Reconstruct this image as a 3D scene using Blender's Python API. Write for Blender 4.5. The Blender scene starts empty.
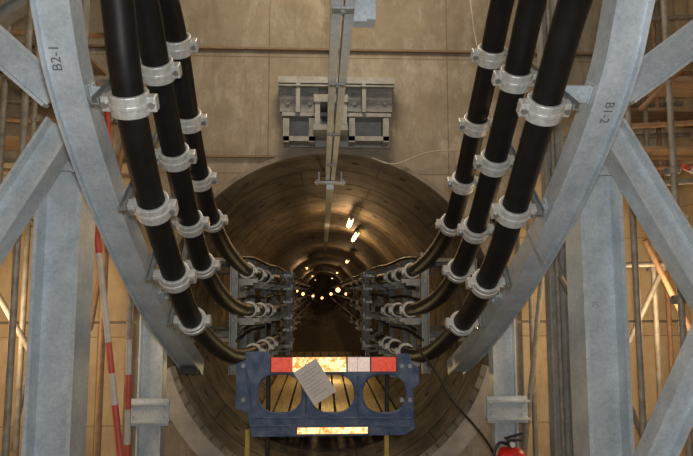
import bpy, math, random
from mathutils import Vector, Matrix
random.seed(7)
S=bpy.context.scene
COL=S.collection
F_=600.0
th=math.atan(62/600); ps=math.atan(24.5*math.cos(th)/600)
Fw=Vector((math.sin(ps)*math.cos(th),math.cos(ps)*math.cos(th),math.sin(th)))
Rt=Vector((math.cos(ps),-math.sin(ps),0)); Up=Rt.cross(Fw)
def ray(u,v): return Rt*(u-346.5)+Up*(228-v)+Fw*F_
def PY(u,v,Y):
    r=ray(u,v); return r*(Y/r.y)
def PX(u,v,X):
    r=ray(u,v); return r*(X/r.x)
cd=bpy.data.cameras.new("camera"); cam=bpy.data.objects.new("camera",cd); COL.objects.link(cam)
cd.sensor_width=36; cd.lens=36*F_/693; cd.clip_start=0.02
m=Matrix.Identity(4)
for i in range(3):
    m[i][0]=Rt[i]; m[i][1]=Up[i]; m[i][2]=-Fw[i]
cam.matrix_world=m
S.camera=cam
S.view_settings.view_transform='Standard'

# ---------------- materials
def base(name):
    mt=bpy.data.materials.new(name); mt.use_nodes=True
    nt=mt.node_tree; b=nt.nodes["Principled BSDF"]
    return mt,nt,b
def c4(c): return (c[0],c[1],c[2],1)
def mat(name,c1,c2=None,scale=8,rough=.6,metal=0,bump=0,stretch=(1,1,1),vor=False,spec=.5,r2=None,lo=.3,hi=.7):
    mt,nt,b=base(name)
    b.inputs["Roughness"].default_value=rough; b.inputs["Metallic"].default_value=metal
    b.inputs["Specular IOR Level"].default_value=spec
    if c2 is None:
        c2=tuple(x*.8 for x in c1)
    tc=nt.nodes.new("ShaderNodeTexCoord"); mp=nt.nodes.new("ShaderNodeMapping"); mp.inputs["Scale"].default_value=stretch
    nt.links.new(tc.outputs["Object"],mp.inputs[0])
    n=nt.nodes.new("ShaderNodeTexNoise"); n.inputs["Scale"].default_value=scale; n.inputs["Detail"].default_value=8; n.inputs["Roughness"].default_value=.65
    nt.links.new(mp.outputs[0],n.inputs[0])
    fac=n.outputs[0]
    if vor:
        vo=nt.nodes.new("ShaderNodeTexVoronoi"); vo.inputs["Scale"].default_value=scale*14
        nt.links.new(mp.outputs[0],vo.inputs[0])
        mx=nt.nodes.new("ShaderNodeMix"); mx.data_type='FLOAT'; mx.inputs[0].default_value=.16
        sp=nt.nodes.new("ShaderNodeSeparateColor"); nt.links.new(vo.outputs["Color"],sp.inputs[0])
        nt.links.new(n.outputs[0],mx.inputs[2]); nt.links.new(sp.outputs[0],mx.inputs[3]); fac=mx.outputs[0]
    r=nt.nodes.new("ShaderNodeValToRGB"); r.color_ramp.elements[0].position=lo; r.color_ramp.elements[1].position=hi
    r.color_ramp.elements[0].color=c4(c1); r.color_ramp.elements[1].color=c4(c2)
    nt.links.new(fac,r.inputs[0]); nt.links.new(r.outputs[0],b.inputs["Base Color"])
    if bump:
        bp=nt.nodes.new("ShaderNodeBump"); bp.inputs["Strength"].default_value=bump; bp.inputs["Distance"].default_value=.02
        nt.links.new(n.outputs[0],bp.inputs["Height"]); nt.links.new(bp.outputs[0],b.inputs["Normal"])
    return mt
def emis(name,c,s):
    mt,nt,b=base(name); b.inputs["Base Color"].default_value=c4(c); b.inputs["Emission Color"].default_value=c4(c); b.inputs["Emission Strength"].default_value=s
    return mt
def wallmat(name,c1,c2,stain,bw,bh,offx=0,offz=0,dirt=None):
    mt,nt,b=base(name); N=nt.nodes; L=nt.links
    b.inputs["Roughness"].default_value=.85
    tc=N.new("ShaderNodeTexCoord"); sx=N.new("ShaderNodeSeparateXYZ"); L.new(tc.outputs["Object"],sx.inputs[0])
    ad=N.new("ShaderNodeMath"); ad.operation='ADD'; L.new(sx.outputs[0],ad.inputs[0]); L.new(sx.outputs[1],ad.inputs[1])
    cb=N.new("ShaderNodeCombineXYZ"); L.new(ad.outputs[0],cb.inputs[0]); L.new(sx.outputs[2],cb.inputs[1])
    mp=N.new("ShaderNodeMapping"); mp.inputs["Location"].default_value=(offx,offz,0); L.new(cb.outputs[0],mp.inputs[0])
    br=N.new("ShaderNodeTexBrick"); br.offset=0; br.inputs["Scale"].default_value=1; br.inputs["Mortar Size"].default_value=.008
    br.inputs["Brick Width"].default_value=bw; br.inputs["Row Height"].default_value=bh; br.inputs["Mortar Smooth"].default_value=.5
    br.inputs["Color1"].default_value=(1,1,1,1); br.inputs["Color2"].default_value=(.90,.89,.87,1); br.inputs["Mortar"].default_value=(.58,.53,.48,1)
    L.new(mp.outputs[0],br.inputs[0])
    n=N.new("ShaderNodeTexNoise"); n.inputs["Scale"].default_value=2.2; n.inputs["Detail"].default_value=12; n.inputs["Roughness"].default_value=.75; L.new(tc.outputs["Object"],n.inputs[0])
    r=N.new("ShaderNodeValToRGB"); r.color_ramp.elements[0].position=.35; r.color_ramp.elements[1].position=.65
    r.color_ramp.elements[0].color=c4(c1); r.color_ramp.elements[1].color=c4(c2); L.new(n.outputs[0],r.inputs[0])
    def streak(sc,loc,lo,hi,mapsc,prev,col,fac=1):
        mp2=N.new("ShaderNodeMapping"); mp2.inputs["Scale"].default_value=mapsc; mp2.inputs["Location"].default_value=loc; L.new(tc.outputs["Object"],mp2.inputs[0])
        n2=N.new("ShaderNodeTexNoise"); n2.inputs["Scale"].default_value=sc; n2.inputs["Detail"].default_value=12; n2.inputs["Roughness"].default_value=.8; n2.inputs["Distortion"].default_value=.1; L.new(mp2.outputs[0],n2.inputs[0])
        r2=N.new("ShaderNodeValToRGB"); r2.color_ramp.elements[0].position=lo; r2.color_ramp.elements[1].position=hi; r2.color_ramp.elements[1].color=(fac,fac,fac,1); L.new(n2.outputs[0],r2.inputs[0])
        mx=N.new("ShaderNodeMix"); mx.data_type='RGBA'; L.new(r2.outputs[0],mx.inputs[0]); L.new(prev,mx.inputs[6]); mx.inputs[7].default_value=c4(col)
        return mx.outputs[2]
    o=streak(1.1,(0,0,0),.50,.66,(2,2,1.0),r.outputs[0],stain,.75)
    o=streak(1.0,(5,3,1),.52,.68,(4.5,4.5,.5),o,tuple(x*.5 for x in c1),.5)
    mu=N.new("ShaderNodeMix"); mu.data_type='RGBA'; mu.blend_type='MULTIPLY'; mu.inputs[0].default_value=1; L.new(o,mu.inputs[6]); L.new(br.outputs[0],mu.inputs[7])
    L.new(mu.outputs[2],b.inputs["Base Color"])
    bp=N.new("ShaderNodeBump"); bp.inputs["Strength"].default_value=.4; bp.inputs["Distance"].default_value=.02; L.new(n.outputs[0],bp.inputs["Height"]); L.new(bp.outputs[0],b.inputs["Normal"])
    return mt
M={}
M['steel']=mat("galvanised_steel",(.36,.415,.45),(.60,.65,.68),5,.40,.2,.02,vor=True)
M['steel_d']=mat("dull_galvanised_steel",(.18,.18,.17),(.33,.33,.31),9,.5,.3,.08,vor=True)
M['rack']=mat("dark_rack_steel",(.08,.075,.065),(.27,.26,.23),14,.55,.3,.08)  # darker steel for racks, stubs, boxes and deeper cleats in the tunnel
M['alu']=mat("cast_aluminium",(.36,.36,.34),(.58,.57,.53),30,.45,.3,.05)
M['bolt']=mat("zinc_bolt",(.35,.34,.32),(.55,.53,.5),30,.35,.8)
M['cable']=mat("black_cable_sheath",(.005,.0045,.0045),(.011,.009,.008),14,.5,0,.04,spec=.2)
M['wall']=wallmat("stained_concrete",(.20,.165,.12),(.30,.255,.19),(.43,.40,.34),2.0,1.32,.6,.05)
M['ply']=wallmat("tan_shuttering",(.36,.26,.15),(.50,.39,.23),(.52,.43,.30),1.2,.9)
M['lining']=mat("tunnel_concrete",(.065,.052,.040),(.22,.18,.135),3.2,.7,0,.4,spec=.25,lo=.34,hi=.68)
M['pocket']=mat("dark_bolt_pocket",(.02,.015,.011),(.045,.034,.025),8,.8)
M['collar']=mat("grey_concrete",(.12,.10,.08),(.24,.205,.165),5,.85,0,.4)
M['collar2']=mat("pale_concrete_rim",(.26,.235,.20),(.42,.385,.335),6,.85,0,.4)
M['floor']=mat("dusty_floor",(.12,.10,.08),(.22,.18,.13),3,.9,0,.4)
M['scaf']=mat("scaffold_steel",(.15,.135,.11),(.32,.29,.24),12,.6,.25,.1)
M['rust']=mat("rusty_orange_steel",(.20,.11,.06),(.33,.20,.11),14,.7,.1,.1)
M['wood']=mat("scaffold_timber",(.20,.13,.075),(.34,.24,.14),10,.8,0,.2,stretch=(1,10,10))
M['invstrip']=mat("yellowish_invert_strip",(.34,.25,.12),(.60,.48,.25),6,.8,0,.2,stretch=(4,.6,4))  # yellow tone of the lit invert put into the strips' colour
M['batt']=mat("stained_batten",(.13,.085,.05),(.24,.17,.10),10,.8,0,.2,stretch=(1,10,10))
M['red']=mat("red_paint",(.36,.045,.03),(.52,.09,.055),10,.5)
M['redx']=mat("extinguisher_red",(.50,.012,.010),(.60,.02,.015),10,.35)
M['white']=mat("white_paint",(.38,.34,.30),(.55,.51,.46),12,.6)
M['blue']=mat("worn_blue_paint",(.018,.042,.115),(.12,.155,.22),9,.5,.05,.1,lo=.36,hi=.72)
M['black']=mat("black_steel",(.012,.012,.012),(.03,.028,.026),12,.5,.2)
M['refy']=mat("yellow_reflective_tape_glow",(1,.24,.03),(1,.88,.42),15,.3,0,lo=.41,hi=.55); M['refr']=mat("red_reflective_tape_glow",(.6,.03,.02),(.9,.13,.06),35,.3); M['refw']=mat("white_reflective_tape_glow",(.75,.5,.42),(1,.85,.75),60,.3)
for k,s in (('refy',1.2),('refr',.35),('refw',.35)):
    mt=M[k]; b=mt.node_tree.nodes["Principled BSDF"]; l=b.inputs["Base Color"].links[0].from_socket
    mt.node_tree.links.new(l,b.inputs["Emission Color"]); b.inputs["Emission Strength"].default_value=s  # tape glows by emission, standing in for light it throws back
M['tag']=mat("tag_card",(.60,.53,.48),(.74,.66,.60),12,.6)
M['ink']=mat("dark_ink",(.10,.09,.09),(.17,.16,.16),12,.6)
M['ink2']=mat("faded_ink",(.26,.26,.27),(.34,.34,.35),12,.6)
M['yel']=mat("yellow_paint",(.34,.25,.05),(.46,.36,.09),12,.6)
M['wire']=mat("pale_wire",(.3,.26,.2),(.42,.36,.29),12,.5)
M['lamp']=emis("lamp_tube_glow",(1,.62,.2),14)
M['lampf']=emis("bulb_glow",(1,.52,.16),5)
M['gauge']=mat("gauge_face",(.5,.5,.45),(.6,.6,.55),12,.4)

# ---------------- mesh builder
class MB:
    def __init__(s): s.v=[];s.f=[];s.mi=[];s.c=0
    def add(s,vs,fs,mi=0):
        o=len(s.v); s.v+= [Vector(x) for x in vs]; s.f+=[tuple(o+i for i in f) for f in fs]; s.mi+=[mi]*len(fs)
    def box(s,c,sz,rot=None,mi=0):
        c=Vector(c); vs=[]
        for z in(-.5,.5):
            for y in(-.5,.5):
                for x in(-.5,.5):
                    p=Vector((x*sz[0],y*sz[1],z*sz[2]))
                    if rot: p=rot@p
                    vs.append(c+p)
        s.add(vs,[(0,2,3,1),(4,5,7,6),(0,1,5,4),(2,6,7,3),(0,4,6,2),(1,3,7,5)],mi)
    def cyl(s,p0,p1,r,n=16,r1=None,mi=0):
        p0=Vector(p0);p1=Vector(p1); d=(p1-p0).normalized()
        a=d.orthogonal().normalized(); b=d.cross(a); r1=r if r1 is None else r1
        vs=[]
        for k,(p,rr) in enumerate(((p0,r),(p1,r1))):
            for i in range(n):
                t=2*math.pi*i/n; vs.append(p+a*math.cos(t)*rr+b*math.sin(t)*rr)
        fs=[(i,(i+1)%n,n+(i+1)%n,n+i) for i in range(n)]+[tuple(range(n))[::-1],tuple(range(n,2*n))]
        s.add(vs,fs,mi)
    def ring(s,p0,p1,ro,ri,n=24,mi=0):
        p0=Vector(p0);p1=Vector(p1); d=(p1-p0).normalized()
        a=d.orthogonal().normalized(); b=d.cross(a); vs=[]
        for p,rr in((p0,ro),(p1,ro),(p1,ri),(p0,ri)):
            for i in range(n):
                t=2*math.pi*i/n; vs.append(p+a*math.cos(t)*rr+b*math.sin(t)*rr)
        fs=[]
        for k in range(4):
            for i in range(n):
                j=(i+1)%n; k2=(k+1)%4
                fs.append((k*n+i,k*n+j,k2*n+j,k2*n+i))
        s.add(vs,fs,mi)
    def sweep(s,pts,prof,A=None,mi=0):
        pts=[Vector(p) for p in pts]; n=len(prof); vs=[]; prev=None
        for i,p in enumerate(pts):
            t=(pts[min(i+1,len(pts)-1)]-pts[max(i-1,0)]).normalized()
            if A is not None: a=Vector(A); a=(a-t*a.dot(t)).normalized()
            else:
                a=t.orthogonal().normalized() if prev is None else (prev-t*prev.dot(t)).normalized()
                prev=a
            b=t.cross(a)
            for (x,y) in prof: vs.append(p+a*x+b*y)
        fs=[]
        for i in range(len(pts)-1):
            for j in range(n):
                k=(j+1)%n; fs.append((i*n+j,i*n+k,(i+1)*n+k,(i+1)*n+j))
        fs+=[tuple(range(n))[::-1],tuple(range((len(pts)-1)*n,len(pts)*n))]
        s.add(vs,fs,mi)
    def tube(s,pts,r,n=12,mi=0):
        s.sweep(pts,[(r*math.cos(2*math.pi*i/n),r*math.sin(2*math.pi*i/n)) for i in range(n)],None,mi)
    def mesh(s,name,mats,smooth=False,org=None):
        if org is None:
            lo=Vector([min(v[i] for v in s.v) for i in range(3)]); hi=Vector([max(v[i] for v in s.v) for i in range(3)]); org=(lo+hi)/2; org.z=lo.z
        me=bpy.data.meshes.new(name); me.from_pydata([v-org for v in s.v],[],s.f)
        for mt in mats: me.materials.append(mt)
        for p,i in zip(me.polygons,s.mi): p.material_index=i
        import bmesh
        bm=bmesh.new(); bm.from_mesh(me); bmesh.ops.recalc_face_normals(bm,faces=bm.faces); bm.to_mesh(me); bm.free()
        if smooth:
            for p in me.polygons: p.use_smooth=True
            try: me.set_sharp_from_angle(angle=math.radians(40))
            except Exception: pass
        return me,org
    def obj(s,name,mats,parent=None,smooth=False,label=None,cat=None,group=None,kind=None,bevel=0,org=None):
        if not isinstance(mats,(list,tuple)): mats=[mats]
        me,o=s.mesh(name,mats,smooth,org)
        ob=bpy.data.objects.new(name,me); ob.location=o; COL.objects.link(ob)
        if bevel:
            bv=ob.modifiers.new("bevel",'BEVEL'); bv.width=bevel; bv.segments=2; bv.limit_method='ANGLE'
        tag(ob,label,cat,group,kind,parent)
        return ob
def tag(ob,label=None,cat=None,group=None,kind=None,parent=None):
    if label: ob["label"]=label
    if cat: ob["category"]=cat
    if group: ob["group"]=group
    if kind: ob["kind"]=kind
    if parent:
        ob.parent=parent; ob.matrix_parent_inverse=Matrix.Translation(-Vector(parent.location))
def empty(name,loc,label,cat,group=None):
    e=bpy.data.objects.new(name,None); e.location=loc; e.empty_display_size=.1; COL.objects.link(e); tag(e,label,cat,group); return e
def text(s,name,loc,rotm,size,mt,parent=None,label=None):
    cu=bpy.data.curves.new(name,'FONT'); cu.body=s; cu.size=size; cu.align_x='CENTER'; cu.align_y='CENTER'; cu.extrude=.0008
    t=bpy.data.objects.new(name+"_t",cu); COL.objects.link(t)
    dg=bpy.context.evaluated_depsgraph_get(); me=bpy.data.meshes.new_from_object(t.evaluated_get(dg)); bpy.data.objects.remove(t)
    me.materials.clear(); me.materials.append(mt)
    ob=bpy.data.objects.new(name,me); COL.objects.link(ob)
    mw=rotm.to_4x4(); mw.translation=loc; ob.matrix_world=mw
    if parent: 
        ob.parent=parent; ob.matrix_parent_inverse=Matrix.Translation(-Vector(parent.location))
    if label: ob["label"]=label
    return ob
def cr(pts,n=8):
    pts=[Vector(p) for p in pts]; P=[pts[0]*2-pts[1]]+pts+[pts[-1]*2-pts[-2]]; out=[]
    for i in range(1,len(P)-2):
        a,b,c,d=P[i-1:i+3]
        for k in range(n):
            t=k/n; out.append(.5*((2*b)+(c-a)*t+(2*a-5*b+4*c-d)*t*t+(3*b-a-3*c+d)*t**3))
    out.append(pts[-1]); return out
def smooth(pts,it=3):
    pts=[p.copy() for p in pts]
    for _ in range(it):
        q=[p.copy() for p in pts]
        for i in range(1,len(pts)-1): q[i]=pts[i]*.5+(pts[i-1]+pts[i+1])*.25
        pts=q
    return pts
def Hprof(w,d,t):
    h=w/2;e=d/2;k=t/2
    return [(-h,-e),(-h+t,-e),(-h+t,-k),(h-t,-k),(h-t,-e),(h,-e),(h,e),(h-t,e),(h-t,k),(-h+t,k),(-h+t,e),(-h,e)]
def Cprof(w,d,t,sgn=1):
    h=w/2
    return [(-h,0),(h,0),(h,-d*sgn),(h-t,-d*sgn),(h-t,-t*sgn),(-h+t,-t*sgn),(-h+t,-d*sgn),(-h,-d*sgn)]
CX=.09; CZ=-.325; FZ=-2.3; WY=6.5; TR=1.82

# ---------------- structure
W=MB(); N=96
xl,xr,zb,zt=-3.5,3.9,FZ,6.5
angs=sorted([2*math.pi*i/N for i in range(N)]+[math.atan2(z-CZ,x-CX)%(2*math.pi) for x in(xl,xr) for z in(zb,zt)])
vi=[];vo=[]
for a in angs:
    dx,dz=math.cos(a),math.sin(a)
    vi.append(Vector((CX+dx*TR,WY,CZ+dz*TR)))
    t=min([(xr-CX)/dx if dx>1e-9 else 1e9,(xl-CX)/dx if dx<-1e-9 else 1e9,(zt-CZ)/dz if dz>1e-9 else 1e9,(zb-CZ)/dz if dz<-1e-9 else 1e9])
    vo.append(Vector((CX+dx*t,WY,CZ+dz*t)))
n=len(angs); W.add(vi+vo,[(i,(i+1)%n,n+(i+1)%n,n+i) for i in range(n)])
W.obj("wall_back",M['wall'],kind="structure",org=Vector((0,WY,0)))
hz=6.5-FZ; mz=(6.5+FZ)/2
b=MB(); b.box((xl-.1,2,mz),(.2,9.2,hz)); b.obj("wall_left",M['ply'],kind="structure",org=Vector((xl,0,0)))
b=MB(); b.box((xr+.1,2,mz),(.2,9.2,hz)); b.obj("wall_right",M['ply'],kind="structure",org=Vector((xr,0,0)))
b=MB(); b.box((.2,-2.6,mz),(7.4,.2,hz)); b.obj("wall_front",M['wall'],kind="structure",org=Vector((0,-2.6,0)))
b=MB(); b.box((.2,2,FZ-.1),(7.6,9.2,.2)); b.obj("floor",M['floor'],kind="structure")
b=MB(); N=96; rows=[]
y=WY; L=.9
while y<62:
    rows+= [(y,TR,0),(y+L-.03,TR,1),(y+L-.03,TR+.04,1),(y+L,TR+.04,1)]; y+=L
vs=[]
for (yy,r,_m) in rows:
    for i in range(N): 
        a=2*math.pi*i/N; vs.append((CX+r*math.cos(a),yy,CZ+r*math.sin(a)))
f0=[];f1=[]
for j in range(len(rows)-1):
    (f1 if rows[j][2] else f0).extend([(j*N+i,j*N+(i+1)%N,(j+1)*N+(i+1)%N,(j+1)*N+i) for i in range(N)])
b.add(vs,f0,0); b.f+=f1; b.mi+=[1]*len(f1)
b.cyl((CX,62,CZ),(CX,62.1,CZ),TR+.1,48,mi=0)
for k in range(18):
    yy=WY+k*.9
    for j in range(6):
        a=2*math.pi*(j+.5*(k%2))/6+.2; R=Matrix.Rotation(-a,3,'Y')
        b.box((CX+(TR-.001)*math.cos(a),yy+.44,CZ+(TR-.001)*math.sin(a)),(.006,.86,.014),R,1)
        for dd in(-.16,.16):
            a2=a+dd; R=Matrix.Rotation(-a2,3,'Y')
            b.box((CX+(TR-.003)*math.cos(a2),yy+.4,CZ+(TR-.003)*math.sin(a2)),(.01,.05,.08),R,1)
b.obj("wall_tunnel",[M['lining'],M['pocket']],kind="structure",label="segmented concrete lining of the cable tunnel",org=Vector((CX,WY,0)))
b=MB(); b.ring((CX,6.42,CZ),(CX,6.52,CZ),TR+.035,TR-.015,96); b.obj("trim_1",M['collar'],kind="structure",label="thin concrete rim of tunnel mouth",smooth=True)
# pale lower rim, swept arc
def arc(r0,r1,y0,y1,a0,a1,n):
    b=MB(); vs=[]
    for i in range(n+1):
        a=math.radians(a0+(a1-a0)*i/n)
        for (r,y) in((r0,y0),(r1,y0),(r1,y1),(r0,y1)): vs.append((CX+r*math.cos(a),y,max(CZ+r*math.sin(a),FZ+.002)))
    fs=[]
    for i in range(n):
        for j in range(4): fs.append((i*4+j,i*4+(j+1)%4,(i+1)*4+(j+1)%4,(i+1)*4+j))
    fs+=[(0,1,2,3),(n*4,n*4+3,n*4+2,n*4+1)]; b.add(vs,fs); return b
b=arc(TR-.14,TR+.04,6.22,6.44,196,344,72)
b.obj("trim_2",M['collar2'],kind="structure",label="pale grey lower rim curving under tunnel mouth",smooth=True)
b=MB()
for i in range(30):
    a=math.radians(200+i*140/29); R=Matrix.Rotation(-a,3,'Y'); r=TR-.142
    b.box((CX+r*math.cos(a),6.33,CZ+r*math.sin(a)),(.012,.2,.022),R)
b.obj("trim_3",M['collar'],kind="structure",label="dark joints along lower tunnel rim")

# ---------------- cables
C={}
C['L1']=([(118,0),(126,80),(148,190),(170,260),(190,318),(214,345)],-.85,[(-.82,5.9,-.64),(-.72,7.2,-.68),(-.66,8.8,-.70)])
C['L2']=([(145,0),(158,75),(178,170),(190,222),(206,274),(226,301)],-.85,[(-.83,6.4,-.20),(-.74,7.6,-.25),(-.66,8.8,-.28)])
C['L3']=([(167,0),(178,50),(190,130),(205,200),(222,243),(240,265)],-.85,[(-.82,7.0,.20),(-.74,8.0,.17),(-.66,8.8,.16)])
C['R1']=([(574,0),(549,90),(520,190),(500,250),(482,290),(460,326)],1.03,[(1.0,5.9,-.64),(.90,7.2,-.68),(.84,8.8,-.70)])
C['R2']=([(532,0),(515,80),(496,155),(478,222),(461,266),(441,296)],1.03,[(1.01,6.4,-.20),(.92,7.6,-.25),(.84,8.8,-.28)])
C['R3']=([(502,0),(490,60),(475,128),(460,196),(445,238),(424,263)],1.03,[(1.0,7.0,.20),(.92,8.0,.17),(.84,8.8,.16)])
RC=.068
paths={}
for k,(px,X,tail) in C.items():
    p=[PX(u,v,X) for u,v in px]
    top=p[0]+(p[0]-p[1]).normalized()*.6; top2=top+Vector((0,-.05,1.8))
    p=[top2,top]+p+[Vector(t) for t in tail]
    e=p[-1]; p+=[e+Vector((0,d,0)) for d in (4,12,25,48)]
    pts=smooth(cr(p,8),8); paths[k]=pts
    b=MB(); b.tube(pts,RC,20)
    pos={'1':'lowest','2':'middle','3':'upper'}[k[1]]
    b.obj("power_cable",M['cable'],smooth=True,label="thick black power cable, %s of three sweeping into tunnel"%pos,cat="cable",group="black power cables entering tunnel")

bb=MB(); bb.ring((0,0,-.05),(0,0,.05),RC+.020,RC-.001,28)
for sx in(-1,1):
    bb.box((sx*.098,.0,0),(.045,.055,.070))
bb.ring((0,0,-.012),(0,0,.012),RC+.026,RC+.01,28)
cle,_=bb.mesh("cable_cleat",[M['alu']],False,Vector((0,0,0)))
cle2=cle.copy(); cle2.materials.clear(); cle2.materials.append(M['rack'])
bb=MB(); bb.cyl((0,-.042,0),(0,.042,0),.015,6)
blt,_=bb.mesh("bolt",[M['bolt']],False,Vector((0,0,0)))
def cleat(p,T,me,grp,lab):
    A=Vector((1,0,0)); A=(A-T*A.dot(T)).normalized(); B=T.cross(A)
    mm=Matrix.Identity(4)
    for i in range(3): mm[i][0]=A[i];mm[i][1]=B[i];mm[i][2]=T[i];mm[i][3]=p[i]
    o=bpy.data.objects.new("cable_cleat",me); COL.objects.link(o); o.matrix_world=mm
    bv=o.modifiers.new("bevel",'BEVEL'); bv.width=.006; bv.segments=2; bv.limit_method='ANGLE'
    tag(o,lab,"cable clamp",grp)
    for sx in(-1,1):
        q=bpy.data.objects.new("bolt",blt); COL.objects.link(q); q.parent=o; q.location=(sx*.102,0,0)
    return o
def nearest(k,u,v):
    best=None
    for i in range(1,len(paths[k])-1):
        for t in(0,.25,.5,.75):
            p=paths[k][i].lerp(paths[k][i+1],t)
            if p.y<1: continue
            r=(p.dot(Rt)/p.dot(Fw)*F_+346.5,228-p.dot(Up)/p.dot(Fw)*F_)
            d=(r[0]-u)**2+(r[1]-v)**2
            if best is None or d<best[0]: best=(d,p,(paths[k][i+1]-paths[k][i]).normalized())
    return best[1],best[2]
CL={'L1':[(127,102),(152,207),(173,278),(191,322)],'L2':[(156,70),(172,158),(187,224),(202,266)],'L3':[(174,45),(185,122),(199,178),(210,220)],
    'R1':[(545,108),(514,212),(488,284),(466,327)],'R2':[(515,78),(495,162),(477,230),(460,272)],'R3':[(492,55),(477,125),(464,182),(452,224)]}
clp={}
for k,l in CL.items():
    for (u,v) in l:
        p,T=nearest(k,u,v); clp.setdefault(k,[]).append((p,T)); cleat(p,T,cle,"cable cleats on the bend","silver aluminium cleat clamped round black power cable")
for sd,X,sg in(('L',-.85,-1),('R',1.03,1)):
    for j in range(4):
        p1=clp[sd+'1'][j][0]; p3=clp[sd+'3'][j][0]
        off=Vector((sg*.142,0,0)); d=(p3-p1).normalized()
        b=MB(); b.sweep([p1+off-d*.03,p3+off+d*.06],Cprof(.035,.03,.006),(1,0,0))
        b.obj("cleat_support_channel",M['steel_d'],label="galvanised channel carrying three cable cleats",cat="steel channel",group="cleat support channels")

# ---------------- curved beams
def curved(outer,sd):
    X=-1.24 if sd=='L' else 1.42
    pts=[PX(u,v,X) for u,v in outer]
    top=pts[0]+(pts[0]-pts[1]).normalized()*1.2
    pts=smooth(cr([top]+pts,8),6)
    b=MB(); h=.088
    b.sweep(pts,[(-h,.03),(-h+.014,.03),(-h+.014,0),(h-.014,0),(h-.014,.03),(h,.03),(h,-.12),(h-.012,-.12),(h-.012,-.012),(-h+.012,-.012),(-h+.012,-.12),(-h,-.12)],(1,0,0))
    e=empty("curved_beam",pts[-1],"curved galvanised steel channel beam following cable bend","steel beam","curved galvanised beams")
    b.obj("channel",M['steel'],parent=e)
    return e,pts
eL,pl=curved([(52,0),(64,70),(84,142),(110,215),(137,278),(164,330),(194,372)],'L')
eR,pr=curved([(633,0),(621,60),(602,120),(574,188),(541,254),(508,308),(476,352),(456,372)],'R')
def beam_at(pts,v):
    best=None
    for i in range(1,len(pts)):
        p=pts[i]
        if p.y<.5: continue
        vv=228-p.dot(Up)/p.dot(Fw)*F_
        if best is None or abs(vv-v)<best[0]: best=(abs(vv-v),p,(pts[i]-pts[i-1]).normalized())
    return best[1],best[2]
def mark(s,e,pts,v,flip,dx):
    p,T=beam_at(pts,v); A=Vector((1,0,0)); B=T.cross(A)
    xa=T if not flip else -T
    za=B.normalized(); ya=za.cross(xa)
    R=Matrix((xa,ya,za)).transposed()
    text(s,"painted_marking",p+A*dx+B*.004,R,.066,M['ink'],e,"hand painted code %s"%s)
mark("B2-1",eL,pl,60,True,-.025)
mark("B1-2",eR,pr,116,False,.01)
for e,pts,sg in((eL,pl,1),(eR,pr,-1)):
    for v in (100,210,300):
        p,T=beam_at(pts,v); A=Vector((1,0,0)); B=T.cross(A)
        R=Matrix((A,B,T)).transposed()
        b=MB(); b.box(p+A*sg*.16-B*.03,(.14,.012,.09),R); b.box(p+A*sg*.094-B*.05,(.008,.07,.09),R)
        b.cyl(p+A*sg*.20-B*.03,p+A*sg*.20+B*.0,.014,6); b.cyl(p+A*sg*.14-B*.03,p+A*sg*.14+B*.0,.014,6)
        b.obj("cleat_bracket",M['steel'],parent=e)
p,T=beam_at(pl,369); A=Vector((1,0,0)); B=T.cross(A); R=Matrix((A,B,T)).transposed()
b=MB(); b.box(p+B*.03,(.15,.03,.20),R); b.box(p+B*.05-T*.09,(.17,.07,.02),R); b.cyl(p+B*.04+A*.03,p+B*.075+A*.03,.018,6); b.cyl(p+B*.04-A*.03,p+B*.075-A*.03,.018,6)
b.obj("end_shoe",M['black'],parent=eL,label="black steel end shoe")

# ---------------- straight frame members
def member(name,p0,p1,prof,A,mt,label,cat,group=None):
    p0=Vector(p0);p1=Vector(p1)
    e=empty(name,p0 if p0.z<p1.z else p1,label,cat,group)
    b=MB(); b.sweep([p0,p1],prof,A); b.obj("section",mt,parent=e)
    return e
def bolts(b,c,dx,dz,n=2,m=2,Y=-1,r=.014):
    for i in range(n):
        for j in range(m):
            q=Vector(c)+Vector(((i-(n-1)/2)*dx,0,(j-(m-1)/2)*dz)); b.cyl(q,q+Vector((0,Y*.02,0)),r,6)
CY=4.0
for sg,X in((-1,-1.69),(1,1.85)):
    e=member("steel_column",(X,CY,FZ),(X,CY,.98),Hprof(.29,.26,.026),(1,0,0),M['steel'],"galvanised H-section steel column on shaft floor","steel column","galvanised steel columns")
    b=MB(); b.box((X,CY,FZ+.012),(.46,.4,.022)); bolts(b,(X,CY-.15,FZ+.05),.33,0,2,1); b.obj("base_plate",M['steel'],parent=e)
    b=MB(); b.box((X,CY-.14,.88),(.31,.014,.24)); bolts(b,(X,CY-.145,.80),.20,.08); b.obj("cap_plate",M['steel'],parent=e)
    if sg==1:
        text("75","painted_marking",Vector((X-.02,CY-.016,-.10)),Matrix(((1,0,0),(0,0,-1),(0,1,0))),.055,M['ink2'],e)
    RY=5.75; xr_=-1.57 if sg<0 else 1.72
    e=member("steel_column",(xr_,RY,FZ),(xr_,RY,.05),Hprof(.22,.16,.014),(1,0,0),M['steel'],"galvanised column standing behind curved beam","steel column","galvanised steel columns")
    b=MB()
    zc=PY(160,413,RY-.15).z
    b.box((xr_,RY-.11,zc),(.38,.018,.24)); b.box((xr_,RY-.14,zc+.08),(.40,.05,.015)); b.box((xr_,RY-.14,zc-.08),(.40,.05,.015)); bolts(b,(xr_,RY-.12,zc),.28,.08)
    b.obj("splice_plate",M['steel'],parent=e)
def pxm(name,a,bp,Y0,Y1,w,d,label,group=None,prof='H',mt='steel'):
    p0=PY(a[0],a[1],Y0);p1=PY(bp[0],bp[1],Y1)
    T=(p1-p0).normalized(); A=Vector((T.z,0,-T.x)).normalized()
    return member(name,p0,p1,Hprof(w,d,.02) if prof=='H' else Cprof(w,d,.012),A,M[mt],label,"steel brace",group)
g="diagonal braces"
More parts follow.
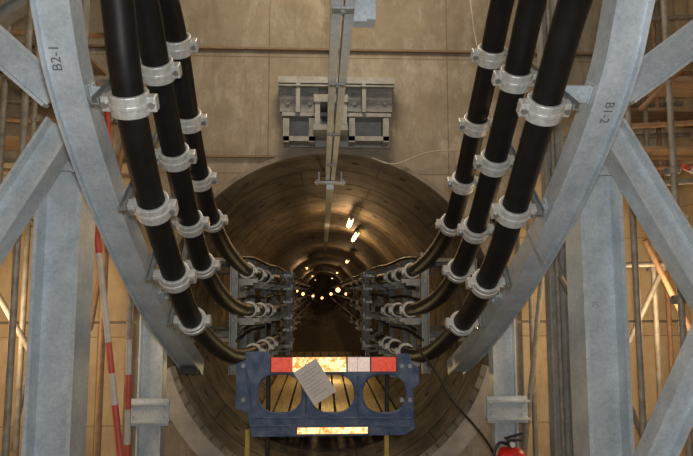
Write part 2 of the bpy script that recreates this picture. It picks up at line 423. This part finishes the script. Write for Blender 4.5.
pxm("steel_brace",(64,128),(-75,342),3.76,3.5,.185,.16,"galvanised diagonal brace running down from column head",g)
pxm("steel_brace",(56,96),(-60,-6),3.76,3.5,.20,.16,"galvanised diagonal brace running up from column head",g)
pxm("steel_brace",(607,128),(740,350),3.76,3.5,.185,.16,"galvanised diagonal brace running down from column head",g)
pxm("steel_brace",(622,92),(760,-10),3.76,3.5,.21,.16,"galvanised diagonal brace running up from column head",g)
pxm("steel_brace",(645,480),(730,290),3.4,3.2,.16,.12,"galvanised slanting leg near column",g)
pxm("steel_brace",(-20,30),(60,-20),4.5,4.5,.12,.10,"dull galvanised upper brace",g,mt='steel_d')
pxm("steel_brace",(610,40),(700,-60),4.6,4.6,.14,.10,"dull galvanised upper brace",g,mt='steel_d')
member("steel_column",(-2.05,4.9,FZ),(-2.05,4.9,4.0),Hprof(.14,.12,.012),(1,0,0),M['steel_d'],"slim dull galvanised upright beside scaffold","steel column")
member("steel_column",(2.05,5.2,FZ),(2.05,5.2,4.0),Hprof(.16,.12,.012),(1,0,0),M['steel_d'],"slim dull galvanised upright beside scaffold","steel column")

# ---------------- monorail & bracket
e=empty("monorail_beam",(CX,4,1.27),"galvanised twin channel monorail running into tunnel crown","rail beam")
for s in(-1,1):
    b=MB(); b.sweep([(CX+s*.031,1.2,1.33),(CX+s*.031,7.1,1.33)],[(-.023,-.06),(.023,-.06),(.023,-.054),(-s*.023+s*.006,-.054),(-s*.023+s*.006,.054),(s*.023,.054),(s*.023,.06),(-s*.023,.06)] if s>0 else [(.023,-.06),(-.023,-.06),(-.023,-.054),(.017,-.054),(.017,.054),(-.023,.054),(-.023,.06),(.023,.06)],(1,0,0))
    b.obj("channel",M['steel'],parent=e)
b=MB(); b.box((CX,12.5,1.215),(.085,11,.07)); b.obj("light_rail",M['steel'],parent=e)
for yy in (1.8,2.6,3.6,4.8,6.0):
    b=MB(); b.box((CX,yy,1.262),(.10,.05,.012)); b.cyl((CX,yy,1.245),(CX,yy,1.262),.014,6); b.obj("batten_plate",M['steel_d'],parent=e)
for yy in range(8,18,2):
    b=MB(); b.box((CX,yy,1.37),(.03,.03,.24)); b.obj("hanger",M['steel_d'],parent=e)
b=MB(); b.box((CX+.0,6.95,1.25),(.36,.10,.022)); b.box((CX-.13,6.95,1.31),(.015,.1,.12)); b.box((CX+.13,6.95,1.31),(.015,.1,.12)); 
for s1 in(-.15,.15): b.cyl((CX+s1,6.95,1.22),(CX+s1,6.95,1.29),.015,6)
b.obj("end_clamp",M['steel'],parent=e)
b=MB(); p=PY(364,10,2.9); b.box(p,(.11,.10,.14)); b.box(p+Vector((-.05,-.05,-.07)),(.12,.015,.03)); b.box(p+Vector((0,0,.09)),(.14,.14,.02)); b.obj("trolley_stop",M['steel'],parent=e)
e=empty("rail_wall_bracket",(CX,6.4,1.5),"dull galvanised bolted bracket holding monorail to concrete wall","wall bracket")
def bx(b,u0,v0,u1,v1,y0,y1,mi=0):
    a=PY(u0,v0,y0); c=PY(u1,v1,y0); b.box(((a.x+c.x)/2,(y0+y1)/2,(a.z+c.z)/2),(abs(c.x-a.x),y1-y0,abs(c.z-a.z)),None,mi)
b=MB(); bx(b,284,84,390,148,6.46,6.50); b.obj("back_plate",M['steel_d'],parent=e)
b=MB(); bx(b,278,76,395,84,6.22,6.47); bx(b,278,84,395,87,6.18,6.24); bx(b,282,112,391,117,6.25,6.47); b.obj("cross_channel",M['steel_d'],parent=e)
for (u0,u1) in((280,318),(346,392)):
    b=MB(); bx(b,u0+16,82,u0+20,112,6.2,6.5); bx(b,u0,86,u1,112,6.36,6.45); bx(b,u0+3,118,u0+9,142,6.25,6.47); bx(b,u1-9,118,u1-3,142,6.25,6.47)
    bx(b,u0+3,136,u1-3,141,6.25,6.47)
    for uu in(u0+8,u1-8):
        for vv in(93,104): q=PY(uu,vv,6.36); b.cyl(q,q+Vector((0,-.03,0)),.02,6)
    b.obj("side_channel",M['steel_d'],parent=e)
b=MB(); bx(b,314,94,348,102,6.0,6.45); bx(b,313,124,348,130,6.0,6.45); bx(b,315,102,320,124,6.02,6.45); bx(b,342,102,347,124,6.02,6.45)
for uu in(320,342): q=PY(uu,130,6.12); b.cyl(q,q+Vector((0,0,.12)),.018,6)
b.obj("rail_clamp",M['steel_d'],parent=e)

def pipe(name,pts,r,mt,label,cat,group=None):
    b=MB(); b.tube(pts,r,10); return b.obj(name,mt,smooth=True,label=label,cat=cat,group=group)
b=MB(); z=PY(330,49,6.45).z; b.box((.2,6.475,z),(7.2,.045,.028)); b.obj("timber_batten",M['batt'],label="stained brown batten across concrete wall joint",cat="batten",bevel=.004)
b=MB(); b.box((-1.62,6.475,1.45),(2.4,.045,.022)); b.obj("timber_batten",M['batt'],label="thin batten beside tunnel mouth",cat="batten")
pipe("hanging_wire",[PX(u,v,1.18) for u,v in((468,-20),(474,30),(486,90),(500,150),(520,220),(545,262))],.004,M['wire'],"pale thin wire hanging past cables","wire")
pipe("hanging_wire",cr([PY(u,v,6.36) for u,v in((372,158),(395,164),(430,152),(470,150))],6),.008,M['wire'],"pale wire looped over tunnel mouth","wire")
pipe("flexible_cord",cr([PY(u,v,5.4) for u,v in((420,352),(436,372),(452,400),(474,425),(492,450),(500,480))],6),.011,M['black'],"thin black cord drooping beside blue frame","cord")
for (x0,x1,z0_,z1_) in((-3.48,-2.75,-2.29,-.35),(-2.73,-1.98,-2.29,-.35),(-3.48,-2.75,-.33,1.35),(-2.73,-1.98,-.33,1.35),(2.15,2.95,-2.29,-.35),(2.97,3.88,-2.29,-.35),(2.15,2.95,-.33,1.35),(2.97,3.88,-.33,1.35)):
    b=MB(); b.box(((x0+x1)/2,6.46,(z0_+z1_)/2),(x1-x0,.05,z1_-z0_)); b.obj("shuttering_panel",M['ply'],label="pale tan shuttering panel against shaft wall",cat="panel",group="shuttering panels",bevel=.006)
# ---------------- tunnel racks
def wallx(z): return math.sqrt(TR**2-(z-CZ)**2)
def pathat(k,Y):
    pts=paths[k]; q=pts[-1]
    for j in range(len(pts)-1):
        if (pts[j].y-Y)*(pts[j+1].y-Y)<=0 and pts[j+1].y>pts[j].y:
            t=(Y-pts[j].y)/(pts[j+1].y-pts[j].y); q=pts[j].lerp(pts[j+1],t); break
    return q
def rack(Y,Xp,sg,mt):
    g="cable racks in tunnel"
    e=empty("cable_rack",(Xp,Y,-.9),"galvanised upright rack with arms holding cables","cable rack",g)
    b=MB(); b.sweep([(Xp,Y,-.92),(Xp,Y,.42)],Cprof(.085,.06,.008),(1,0,0)); b.obj("upright",mt,parent=e)
    for z in(.34,-.55):
        xw=CX+sg*(wallx(z)-.01)
        b=MB(); b.box(((Xp+xw)/2,Y+.04,z),(abs(xw-Xp),.04,.04)); b.obj("wall_stub",M['rack'],parent=e)
    for k in ('1','2','3'):
        q=pathat(('L' if sg<0 else 'R')+k,Y)
        b=MB(); x2=q.x-sg*.12; z=q.z-RC-.045
        b.box(((Xp+x2)/2,Y,z),(abs(x2-Xp),.05,.045)); b.box(((Xp+x2)/2,Y-.028,z-.03),(abs(x2-Xp)*.6,.006,.04)); b.cyl((Xp,Y-.05,z),(Xp,Y-.02,z),.018,6)
        b.obj("arm",mt,parent=e)
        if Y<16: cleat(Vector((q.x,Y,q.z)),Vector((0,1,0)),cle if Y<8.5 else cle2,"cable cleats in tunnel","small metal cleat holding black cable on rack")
for sg in(-1,1):
    for (Y,off) in((6.75,1.06),(7.4,1.03),(7.9,1.0),(8.9,.94),(10.6,.93),(13,.93),(15.5,.93),(19,.93),(24,.93),(31,.93)):
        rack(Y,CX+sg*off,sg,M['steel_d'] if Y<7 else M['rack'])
for sg in(-1,1):
    X=CX+sg*.60
    for Y in(9.2,10.0):
        e=empty("rack_post",(X,Y,-.98),"galvanised post with cable saddles","rack post","inner rack posts")
        b=MB(); b.sweep([(X,Y,-.98),(X,Y,.30)],Cprof(.06,.05,.008),(1,0,0)); b.obj("upright",M['rack'],parent=e)
        for z in(.27,-.92):
            xw=CX+sg*(wallx(z)-.01); b=MB(); b.box(((X+xw)/2,Y+.04,z),(abs(xw-X),.03,.03)); b.obj("wall_stub",M['rack'],parent=e)
        for z in(.22,.02,-.18,-.42,-.60,-.84):
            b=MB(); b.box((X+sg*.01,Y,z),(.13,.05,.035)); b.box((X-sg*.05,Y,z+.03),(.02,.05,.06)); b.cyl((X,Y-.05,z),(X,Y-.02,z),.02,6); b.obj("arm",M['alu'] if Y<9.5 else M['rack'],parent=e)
    for (z,dx,r) in((.40,.0,.02),(.05,-.03,.025),(-.08,.05,.018),(-.42,-.02,.025),(-.50,.06,.018),(.30,.1,.018)):
        xx=CX+sg*(1.0-.03+dx*.5)
        pts=cr([(xx,6.55,z-.04),(xx-sg*.02,7.6,z),(xx-sg*.08,9,z-.03),(xx-sg*.10,11,z),(xx-sg*.10,18,z-.02),(xx-sg*.10,40,z)],6)
        pipe("service_cable",pts,r,M['black'],"thin black service cable running along racks","cable","thin service cables")
    for (Y,z) in((7.15,.02),(8.3,-.45),(9.6,.05),(11.3,-.3),(12.4,.2)):
        xx=CX+sg*1.06 if Y<9 else CX+sg*.98
        b=MB(); b.box((xx,Y,z),(.16,.10,.20)); b.box((xx,Y-.055,z),(.18,.012,.22)); b.cyl((xx-.05,Y-.05,z-.14),(xx-.05,Y-.05,z-.09),.015,8); b.cyl((xx+.05,Y-.05,z-.14),(xx+.05,Y-.05,z-.09),.015,8)
        b.obj("junction_box",M['rack'],label="small dark junction box between racks",cat="junction box",group="junction boxes",bevel=.004)
for i in range(9):  # strips added to stand in for the ribbed, yellow-lit invert
    x=CX-.92+i*.23
    b=MB(); b.box((x,12.9,-1.80),(.19,9.6,.04)); b.obj("added_invert_strip",M['invstrip'],label="yellowish strip added to stand in for lit ribbed invert",cat="added invert strip",group="added invert strips")
for yy in(8.6,11,13.5,16):  # bearers added to carry the invert strips
    b=MB(); b.box((CX,yy,-1.86),(1.9,.1,.07)); b.obj("added_strip_bearer",M['batt'],label="timber bearer added under invert strips",cat="bearer",group="added strip bearers")

# ---------------- blue frame
def PYp(u,v,Y=5.2): q=PY(u,v,Y); return (q.x,q.z)
TY=5.2
tro=empty("blue_works_frame",(CX-.03,TY+.3,FZ),"dirty blue steel frame with oval openings and reflective tape","works frame")
def rrect(cu,x0,z0,x1,z1,r,n=6):
    pts=[]
    for (cx,cz,a) in((x1-r,z1-r,0),(x0+r,z1-r,90),(x0+r,z0+r,180),(x1-r,z0+r,270)):
        for i in range(n+1):
            t=math.radians(a+90*i/n); pts.append((cx+r*math.cos(t),cz+r*math.sin(t)))
    poly(cu,pts)
def poly(cu,pts):
    sp=cu.splines.new('POLY'); sp.points.add(len(pts)-1)
    for p,q in zip(sp.points,pts): p.co=(q[0],q[1],0,1)
    sp.use_cyclic_u=True
WIN=((257,303),(310,355),(362,406))
cu=bpy.data.curves.new("p",'CURVE'); cu.dimensions='2D'; cu.fill_mode='BOTH'; cu.extrude=.02; cu.bevel_depth=.004
poly(cu,[PYp(*q) for q in((237,364),(246,360),(246,352),(268,352),(268,358),(396,358),(398,354),(408,354),(412,364),(418,368),(418,384),(412,388),(414,428),(404,434),(252,436),(248,412),(236,408))])
for (u0,u1) in WIN:
    a=PYp(u0,413);c_=PYp(u1,373); rrect(cu,a[0],a[1],c_[0],c_[1],.15)
t=bpy.data.objects.new("t",cu); COL.objects.link(t)
dg=bpy.context.evaluated_depsgraph_get(); me=bpy.data.meshes.new_from_object(t.evaluated_get(dg)); bpy.data.objects.remove(t)
me.materials.clear(); me.materials.append(M['blue'])
ob=bpy.data.objects.new("end_panel",me); COL.objects.link(ob); ob.location=(0,TY,0); ob.rotation_euler=(math.pi/2,0,0); tag(ob,parent=tro)
for (u0,u1) in WIN:
    b=MB()
    a=PYp(u0,413);c_=PYp(u1,373); r=.15; pts=[]
    for (cx,cz,an) in((c_[0]-r,c_[1]-r,0),(a[0]+r,c_[1]-r,90),(a[0]+r,a[1]+r,180),(c_[0]-r,a[1]+r,270)):
        for i in range(7):
            t=math.radians(an+15*i); pts.append(Vector((cx+r*math.cos(t),TY-.02,cz+r*math.sin(t))))
    b.tube(pts+[pts[0]],.010,8)
    b.obj("opening_rim",M['blue'],parent=tro,smooth=True)
def rib(u0,v0,u1,v1):
    b=MB(); b.tube([PY(u0,v0,TY-.024),PY(u1,v1,TY-.024)],.009,8); b.obj("stiffening_rib",M['blue'],parent=tro,smooth=True)
rib(252,418,412,418); rib(250,426,292,426); rib(374,426,410,426); rib(306,376,306,414); rib(358,376,358,414); rib(246,368,252,412)
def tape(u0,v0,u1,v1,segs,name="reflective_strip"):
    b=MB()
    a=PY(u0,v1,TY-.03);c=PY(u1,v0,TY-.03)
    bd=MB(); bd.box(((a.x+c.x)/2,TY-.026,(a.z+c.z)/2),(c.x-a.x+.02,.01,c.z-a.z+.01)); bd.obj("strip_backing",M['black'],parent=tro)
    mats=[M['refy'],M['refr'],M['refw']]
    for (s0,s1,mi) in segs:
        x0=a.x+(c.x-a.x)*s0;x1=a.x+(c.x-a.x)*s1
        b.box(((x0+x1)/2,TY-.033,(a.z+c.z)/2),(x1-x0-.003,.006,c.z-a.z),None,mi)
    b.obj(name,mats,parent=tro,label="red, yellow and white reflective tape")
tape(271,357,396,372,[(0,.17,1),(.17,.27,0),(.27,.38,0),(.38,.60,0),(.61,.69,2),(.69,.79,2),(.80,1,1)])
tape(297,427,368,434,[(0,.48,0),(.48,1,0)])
zt_=PY(300,366,TY).z; b=MB(); b.box((CX-.03,TY+.2,zt_),(1.3,.34,.04)); b.obj("deck",M['black'],parent=tro)
for s in(-.60,.54):
    b=MB(); b.box((CX+s,TY+.4,zt_-.06),(.06,.74,.08)); b.obj("side_beam",M['blue'],parent=tro)
xa=PY(247,436,TY).x; xb=PY(387,436,TY).x
for x in(xa,xb):
    for yy in(TY+.04,):
        b=MB(); b.cyl((x,yy,FZ+.01),(x,yy,PY(300,430,TY).z),.022,14); b.cyl((x,yy,FZ+.001),(x,yy,FZ+.02),.07,14); b.obj("leg",M['yel'],parent=tro,smooth=True,label="yellow tubular leg")
for x in(CX-.60,CX+.54):
    b=MB(); b.cyl((x,TY+.7,FZ+.01),(x,TY+.7,zt_-.09),.022,14); b.cyl((x,TY+.7,FZ+.001),(x,TY+.7,FZ+.02),.07,14); b.obj("leg",M['black'],parent=tro,smooth=True)
for u in(243,402,410):
    for v in(366,400):
        b=MB(); a=PY(u,v,TY-.04); b.cyl(a,a+Vector((0,.05,0)),.02,6); b.obj("bolt",M['steel_d'],parent=tro)
c=PY(315,382,TY-.07)
R=Matrix.Rotation(math.radians(-32),3,'Y')@Matrix.Rotation(math.radians(8),3,'X')
e=empty("paper_tag",c,"creased white card tag hanging tilted on blue frame","tag")
b=MB(); b.box(c,(.22,.004,.33),R); b.obj("card",M['tag'],parent=e,bevel=.001)
b=MB()
for i in range(8):
    w=[.16,.13,.17,.10,.15,.16,.09,.14][i]; b.box(c+R@Vector((-.085+w/2,-.003,.11-i*.03)),(w,.002,.004),R)
b.obj("printed_lines",M['ink2'],parent=e)
b=MB(); q=c+R@Vector((0,0,.16)); b.tube([q,q+Vector((.01,.01,.02)),q+Vector((.02,.04,.04))],.003,6); b.obj("string",M['wire'],parent=e)

# ---------------- extinguisher
q=PY(511,447,4.3); x,y,zt_=q.x,4.3,q.z
z0=zt_-.60
e=empty("fire_extinguisher",(x,y,z0),"red fire extinguisher with black valve and hose","fire extinguisher")
b=MB(); prof=[(.0,0),(.09,0),(.10,.02),(.10,.53),(.094,.565),(.07,.59),(.03,.60),(0,.60)]
n=28; vs=[];fs=[]
for (r,h) in prof:
    for i in range(n):
        t=2*math.pi*i/n; vs.append((x+max(r,.001)*math.cos(t),y+max(r,.001)*math.sin(t),z0+h))
for j in range(len(prof)-1):
    for i in range(n): fs.append((j*n+i,j*n+(i+1)%n,(j+1)*n+(i+1)%n,(j+1)*n+i))
b.add(vs,fs); b.obj("cylinder_body",M['redx'],parent=e,smooth=True)
b=MB(); b.cyl((x,y,zt_-.01),(x,y,zt_+.05),.024,12); b.box((x+.02,y,zt_+.075),(.13,.024,.012),Matrix.Rotation(-.25,3,'Y')); b.box((x+.025,y,zt_+.045),(.11,.024,.012)); b.obj("valve_handle",M['black'],parent=e)
b=MB(); b.cyl((x,y-.045,zt_+.025),(x,y-.02,zt_+.025),.018,16); b.obj("gauge",M['gauge'],parent=e)
b=MB(); b.tube(cr([(x-.02,y,zt_+.02),(x-.09,y-.02,zt_+.03),(x-.13,y-.03,zt_-.06),(x-.12,y-.03,zt_-.3)],6),.011,10); b.obj("hose",M['black'],parent=e,smooth=True)
b=MB(); b.box((x,y,(z0+FZ)/2-.01),(.3,.3,z0-FZ-.02)); b.box((x,y,z0-.015),(.34,.34,.03))
b.obj("timber_block",M['wood'],label="timber block under fire extinguisher",cat="block",bevel=.005)

# ---------------- scaffold
def tubepx(a,bq,Y0,Y1=None,mt='scaf',r=.0242,label=None,name="scaffold_tube",cat="scaffold tube",grp="scaffold tubes"):
    Y1=Y0 if Y1 is None else Y1
    p0=PY(a[0],a[1],Y0);p1=PY(bq[0],bq[1],Y1)
    p0.z=max(p0.z,FZ+.03); p1.z=max(p1.z,FZ+.03)
    b=MB(); b.ring(p0,p1,r,r-.004,14)
    lab=label or ("rusty orange scaffold tube near shaft wall" if mt=='rust' else "grey steel scaffold tube near shaft wall")
    return b.obj(name,M[mt],smooth=True,label=lab,cat=cat,group=grp)
def vtube(u,Y,mt='scaf'):
    X=PY(u,300,Y).x
    b=MB(); b.ring((X,Y,FZ),(X,Y,4.5),.0242,.02,14)
    b.obj("scaffold_tube",M[mt],smooth=True,label="upright scaffold tube standing on shaft floor",cat="scaffold tube",group="scaffold tubes"); return X
vL=[(14,4.4,'scaf'),(24,5.4,'scaf'),(104,5.3,'rust'),(130,5.4,'scaf'),(-8,5.0,'scaf')]
vR=[(558,5.2,'scaf'),(637,4.6,'scaf'),(655,5.6,'scaf'),(681,4.4,'scaf'),(531,5.9,'scaf'),(668,6.1,'rust')]
for u,Y,mt in vL+vR: vtube(u,Y,mt)
for v,Y,a,b_,mt in((118,5.5,-20,112,'rust'),(170,5.1,-20,132,'rust'),(222,5.45,-20,110,'scaf'),(76,5.0,-20,132,'scaf'),(30,5.4,-20,110,'rust'),(100,6.1,-20,110,'scaf')):
    tubepx((a,v),(b_,v+6),Y,None,mt)
for v,Y,a,b_,mt in((96,5.5,600,710,'rust'),(128,5.1,600,710,'rust'),(186,4.7,615,710,'scaf'),(172,5.7,520,710,'rust'),(268,5.3,540,710,'scaf'),(60,4.7,600,710,'rust'),(22,5.6,600,710,'scaf'),(140,6.1,520,710,'scaf'),(108,6.2,600,710,'scaf'),(78,6.0,600,710,'rust')):
    tubepx((a,v),(b_,v-6),Y,None,mt)
for a,b_,Y,mt in(((-5,290),(42,372),5.2,'scaf'),((60,232),(10,450),5.6,'scaf'),((88,150),(135,60),5.6,'scaf'),((128,120),(90,330),5.8,'rust'),
                 ((560,276),(600,350),5.0,'scaf'),((618,150),(664,250),4.9,'scaf'),((545,245),(524,456),5.6,'scaf'),((645,240),(690,330),5.2,'rust'),((628,400),(660,480),5.0,'scaf'),((688,215),(625,350),5.5,'scaf'),((690,60),(640,110),5.0,'rust')):
    tubepx(a,b_,Y,Y+.15,mt)
def coupler(X,Y,z):
    p=Vector((X,Y,z)); b=MB(); b.ring(p+Vector((0,0,-.03)),p+Vector((0,0,.03)),.034,.0245,16); b.ring(p+Vector((-.03,.055,0)),p+Vector((.03,.055,0)),.034,.0245,16); b.box(p+Vector((.035,.02,0)),(.03,.07,.05)); b.cyl(p+Vector((.04,-.04,0)),p+Vector((.04,.0,0)),.01,6)
    b.obj("scaffold_coupler",M['scaf'],label="forged steel coupler joining scaffold tubes",cat="scaffold coupler",group="scaffold couplers")
for u,Y,l in((24,5.4,(30,118,222)),(130,5.4,(76,172)),(104,5.3,(120,)),(14,4.4,(60,)),(558,5.2,(268,172)),(637,4.6,(60,186)),(655,5.6,(96,172,268)),(681,4.4,(60,170,300)),(668,6.1,(215,))):
    X=PY(u,300,Y).x
    for v in l: coupler(X,Y,PY(u,v,Y).z)
def striped(a,bq,Y0,Y1,segs):
    p0=PY(*a,Y0);p1=PY(*bq,Y1); b=MB(); n=len(segs)
    for i,s in enumerate(segs): b.cyl(p0.lerp(p1,i/n),p0.lerp(p1,(i+1)/n),.024,14,mi=s)
    b.obj("striped_pole",[M['red'],M['white']],smooth=True,label="red and white banded safety pole leaning on scaffold",cat="safety pole",group="striped safety poles")
striped((96,225),(122,470),4.9,4.7,[0,1,1,1,0,1,0,0])
striped((107,112),(110,190),5.0,5.0,[0,0,1,1])
striped((129,340),(127,480),5.0,5.0,[1,0,1,0])
striped((683,166),(696,172),4.3,4.3,[0,1])
for (u0,u1,v,Y) in((600,720,150,5.6),(600,720,112,5.9),(-20,90,140,5.8),(-20,95,60,6.0),(610,720,82,5.2)):
    a=PY(u0,v,Y);c=PY(u1,v,Y)
    for k in range(2):
        b=MB(); b.box(((a.x+c.x)/2,Y+k*.235,a.z),(c.x-a.x,.225,.038)); b.obj("scaffold_board",M['wood'],label="weathered timber scaffold board",cat="scaffold board",group="scaffold boards",bevel=.004)

# ---------------- tunnel lights
def tlight(X,Y,Z,L,mt,pw):
    e=empty("tunnel_lamp",(X,Y,Z),"warm tube lamp fixed near tunnel crown","tunnel lamp","tunnel lamps")
    b=MB(); b.box((X,Y,Z+.04),(.08,L+.1,.03)); b.box((X,Y-L/2-.03,Z+.01),(.06,.04,.05)); b.box((X,Y+L/2+.03,Z+.01),(.06,.04,.05)); b.obj("housing",M['steel_d'],parent=e)
    b=MB(); b.cyl((X,Y-L/2,Z),(X,Y+L/2,Z),.04,12); b.obj("lamp_tube",mt,parent=e,smooth=True)
    ld=bpy.data.lights.new("lamp_glow",'POINT'); ld.energy=pw; ld.color=(1,.62,.30); ld.shadow_soft_size=.05
    lo=bpy.data.objects.new("lamp_glow",ld); lo.location=(X-.08,Y,Z-.12); COL.objects.link(lo)
p=PY(350,223,11.0); tlight(p.x,11.0,p.z,1.0,M['lamp'],30)
p=PY(355,237,14); tlight(p.x,14,p.z,1.8,M['lamp'],20)
for i,Y in enumerate((20,26,33,41,49,57)):
    tlight(CX+.75*(1 if i%2==0 else -1),Y,.95,1.0,M['lampf'],20)
for (u,v,Y,r) in((338,290,24,.09),(303,294,33,.08),(346,294,28,.06),(313,296,45,.09),(297,291,36,.07),(331,294,40,.09),(322,298,50,.1)):
    p=PY(u,v,Y); b=MB(); b.cyl(p,p+Vector((0,.1,0)),r,16); b.ring(p+Vector((0,-.02,0)),p+Vector((0,.12,0)),r+.03,r,16,1)
    b.obj("work_light",[M['lampf'],M['black']],label="round work light glowing inside tunnel",cat="work light",group="tunnel work lights")
def light(tp,loc,en,colr,size=.2,tgt=None,spot=None):
    ld=bpy.data.lights.new("light",tp); ld.energy=en; ld.color=colr
    if tp=='AREA': ld.size=size
    else: ld.shadow_soft_size=size
    if spot: ld.spot_size=math.radians(spot); ld.spot_blend=.6
    o=bpy.data.objects.new("light",ld); o.location=loc; COL.objects.link(o)
    if tgt is not None: o.rotation_euler=(Vector(tgt)-Vector(loc)).to_track_quat('-Z','Y').to_euler()
    return o
light('POINT',(CX,9.3,-1.25),10,(1,.76,.38),.06)  # unseen light added behind the blue frame to brighten the invert
light('POINT',(CX,12.0,-1.42),18,(1,.76,.38),.06)  # second unseen light added further in, over the invert strips
light('POINT',(.03,-.05,.12),290,(.93,.96,1),.05)
light('POINT',(-2.75,5.0,-.3),64,(1,.70,.40),.35)
light('POINT',(3.0,5.1,-.2),58,(1,.70,.40),.35)
light('AREA',(.1,4.2,4.2),92,(1,.82,.6),1.0,(.1,6.2,.5))
light('POINT',(-2.2,2.5,3.2),18,(1,.76,.5),.3)
light('POINT',(2.6,2.5,3.2),18,(1,.76,.5),.3)
w=bpy.data.worlds.new("world"); S.world=w; w.use_nodes=True
w.node_tree.nodes["Background"].inputs[0].default_value=(.5,.4,.3,1); w.node_tree.nodes["Background"].inputs[1].default_value=.05
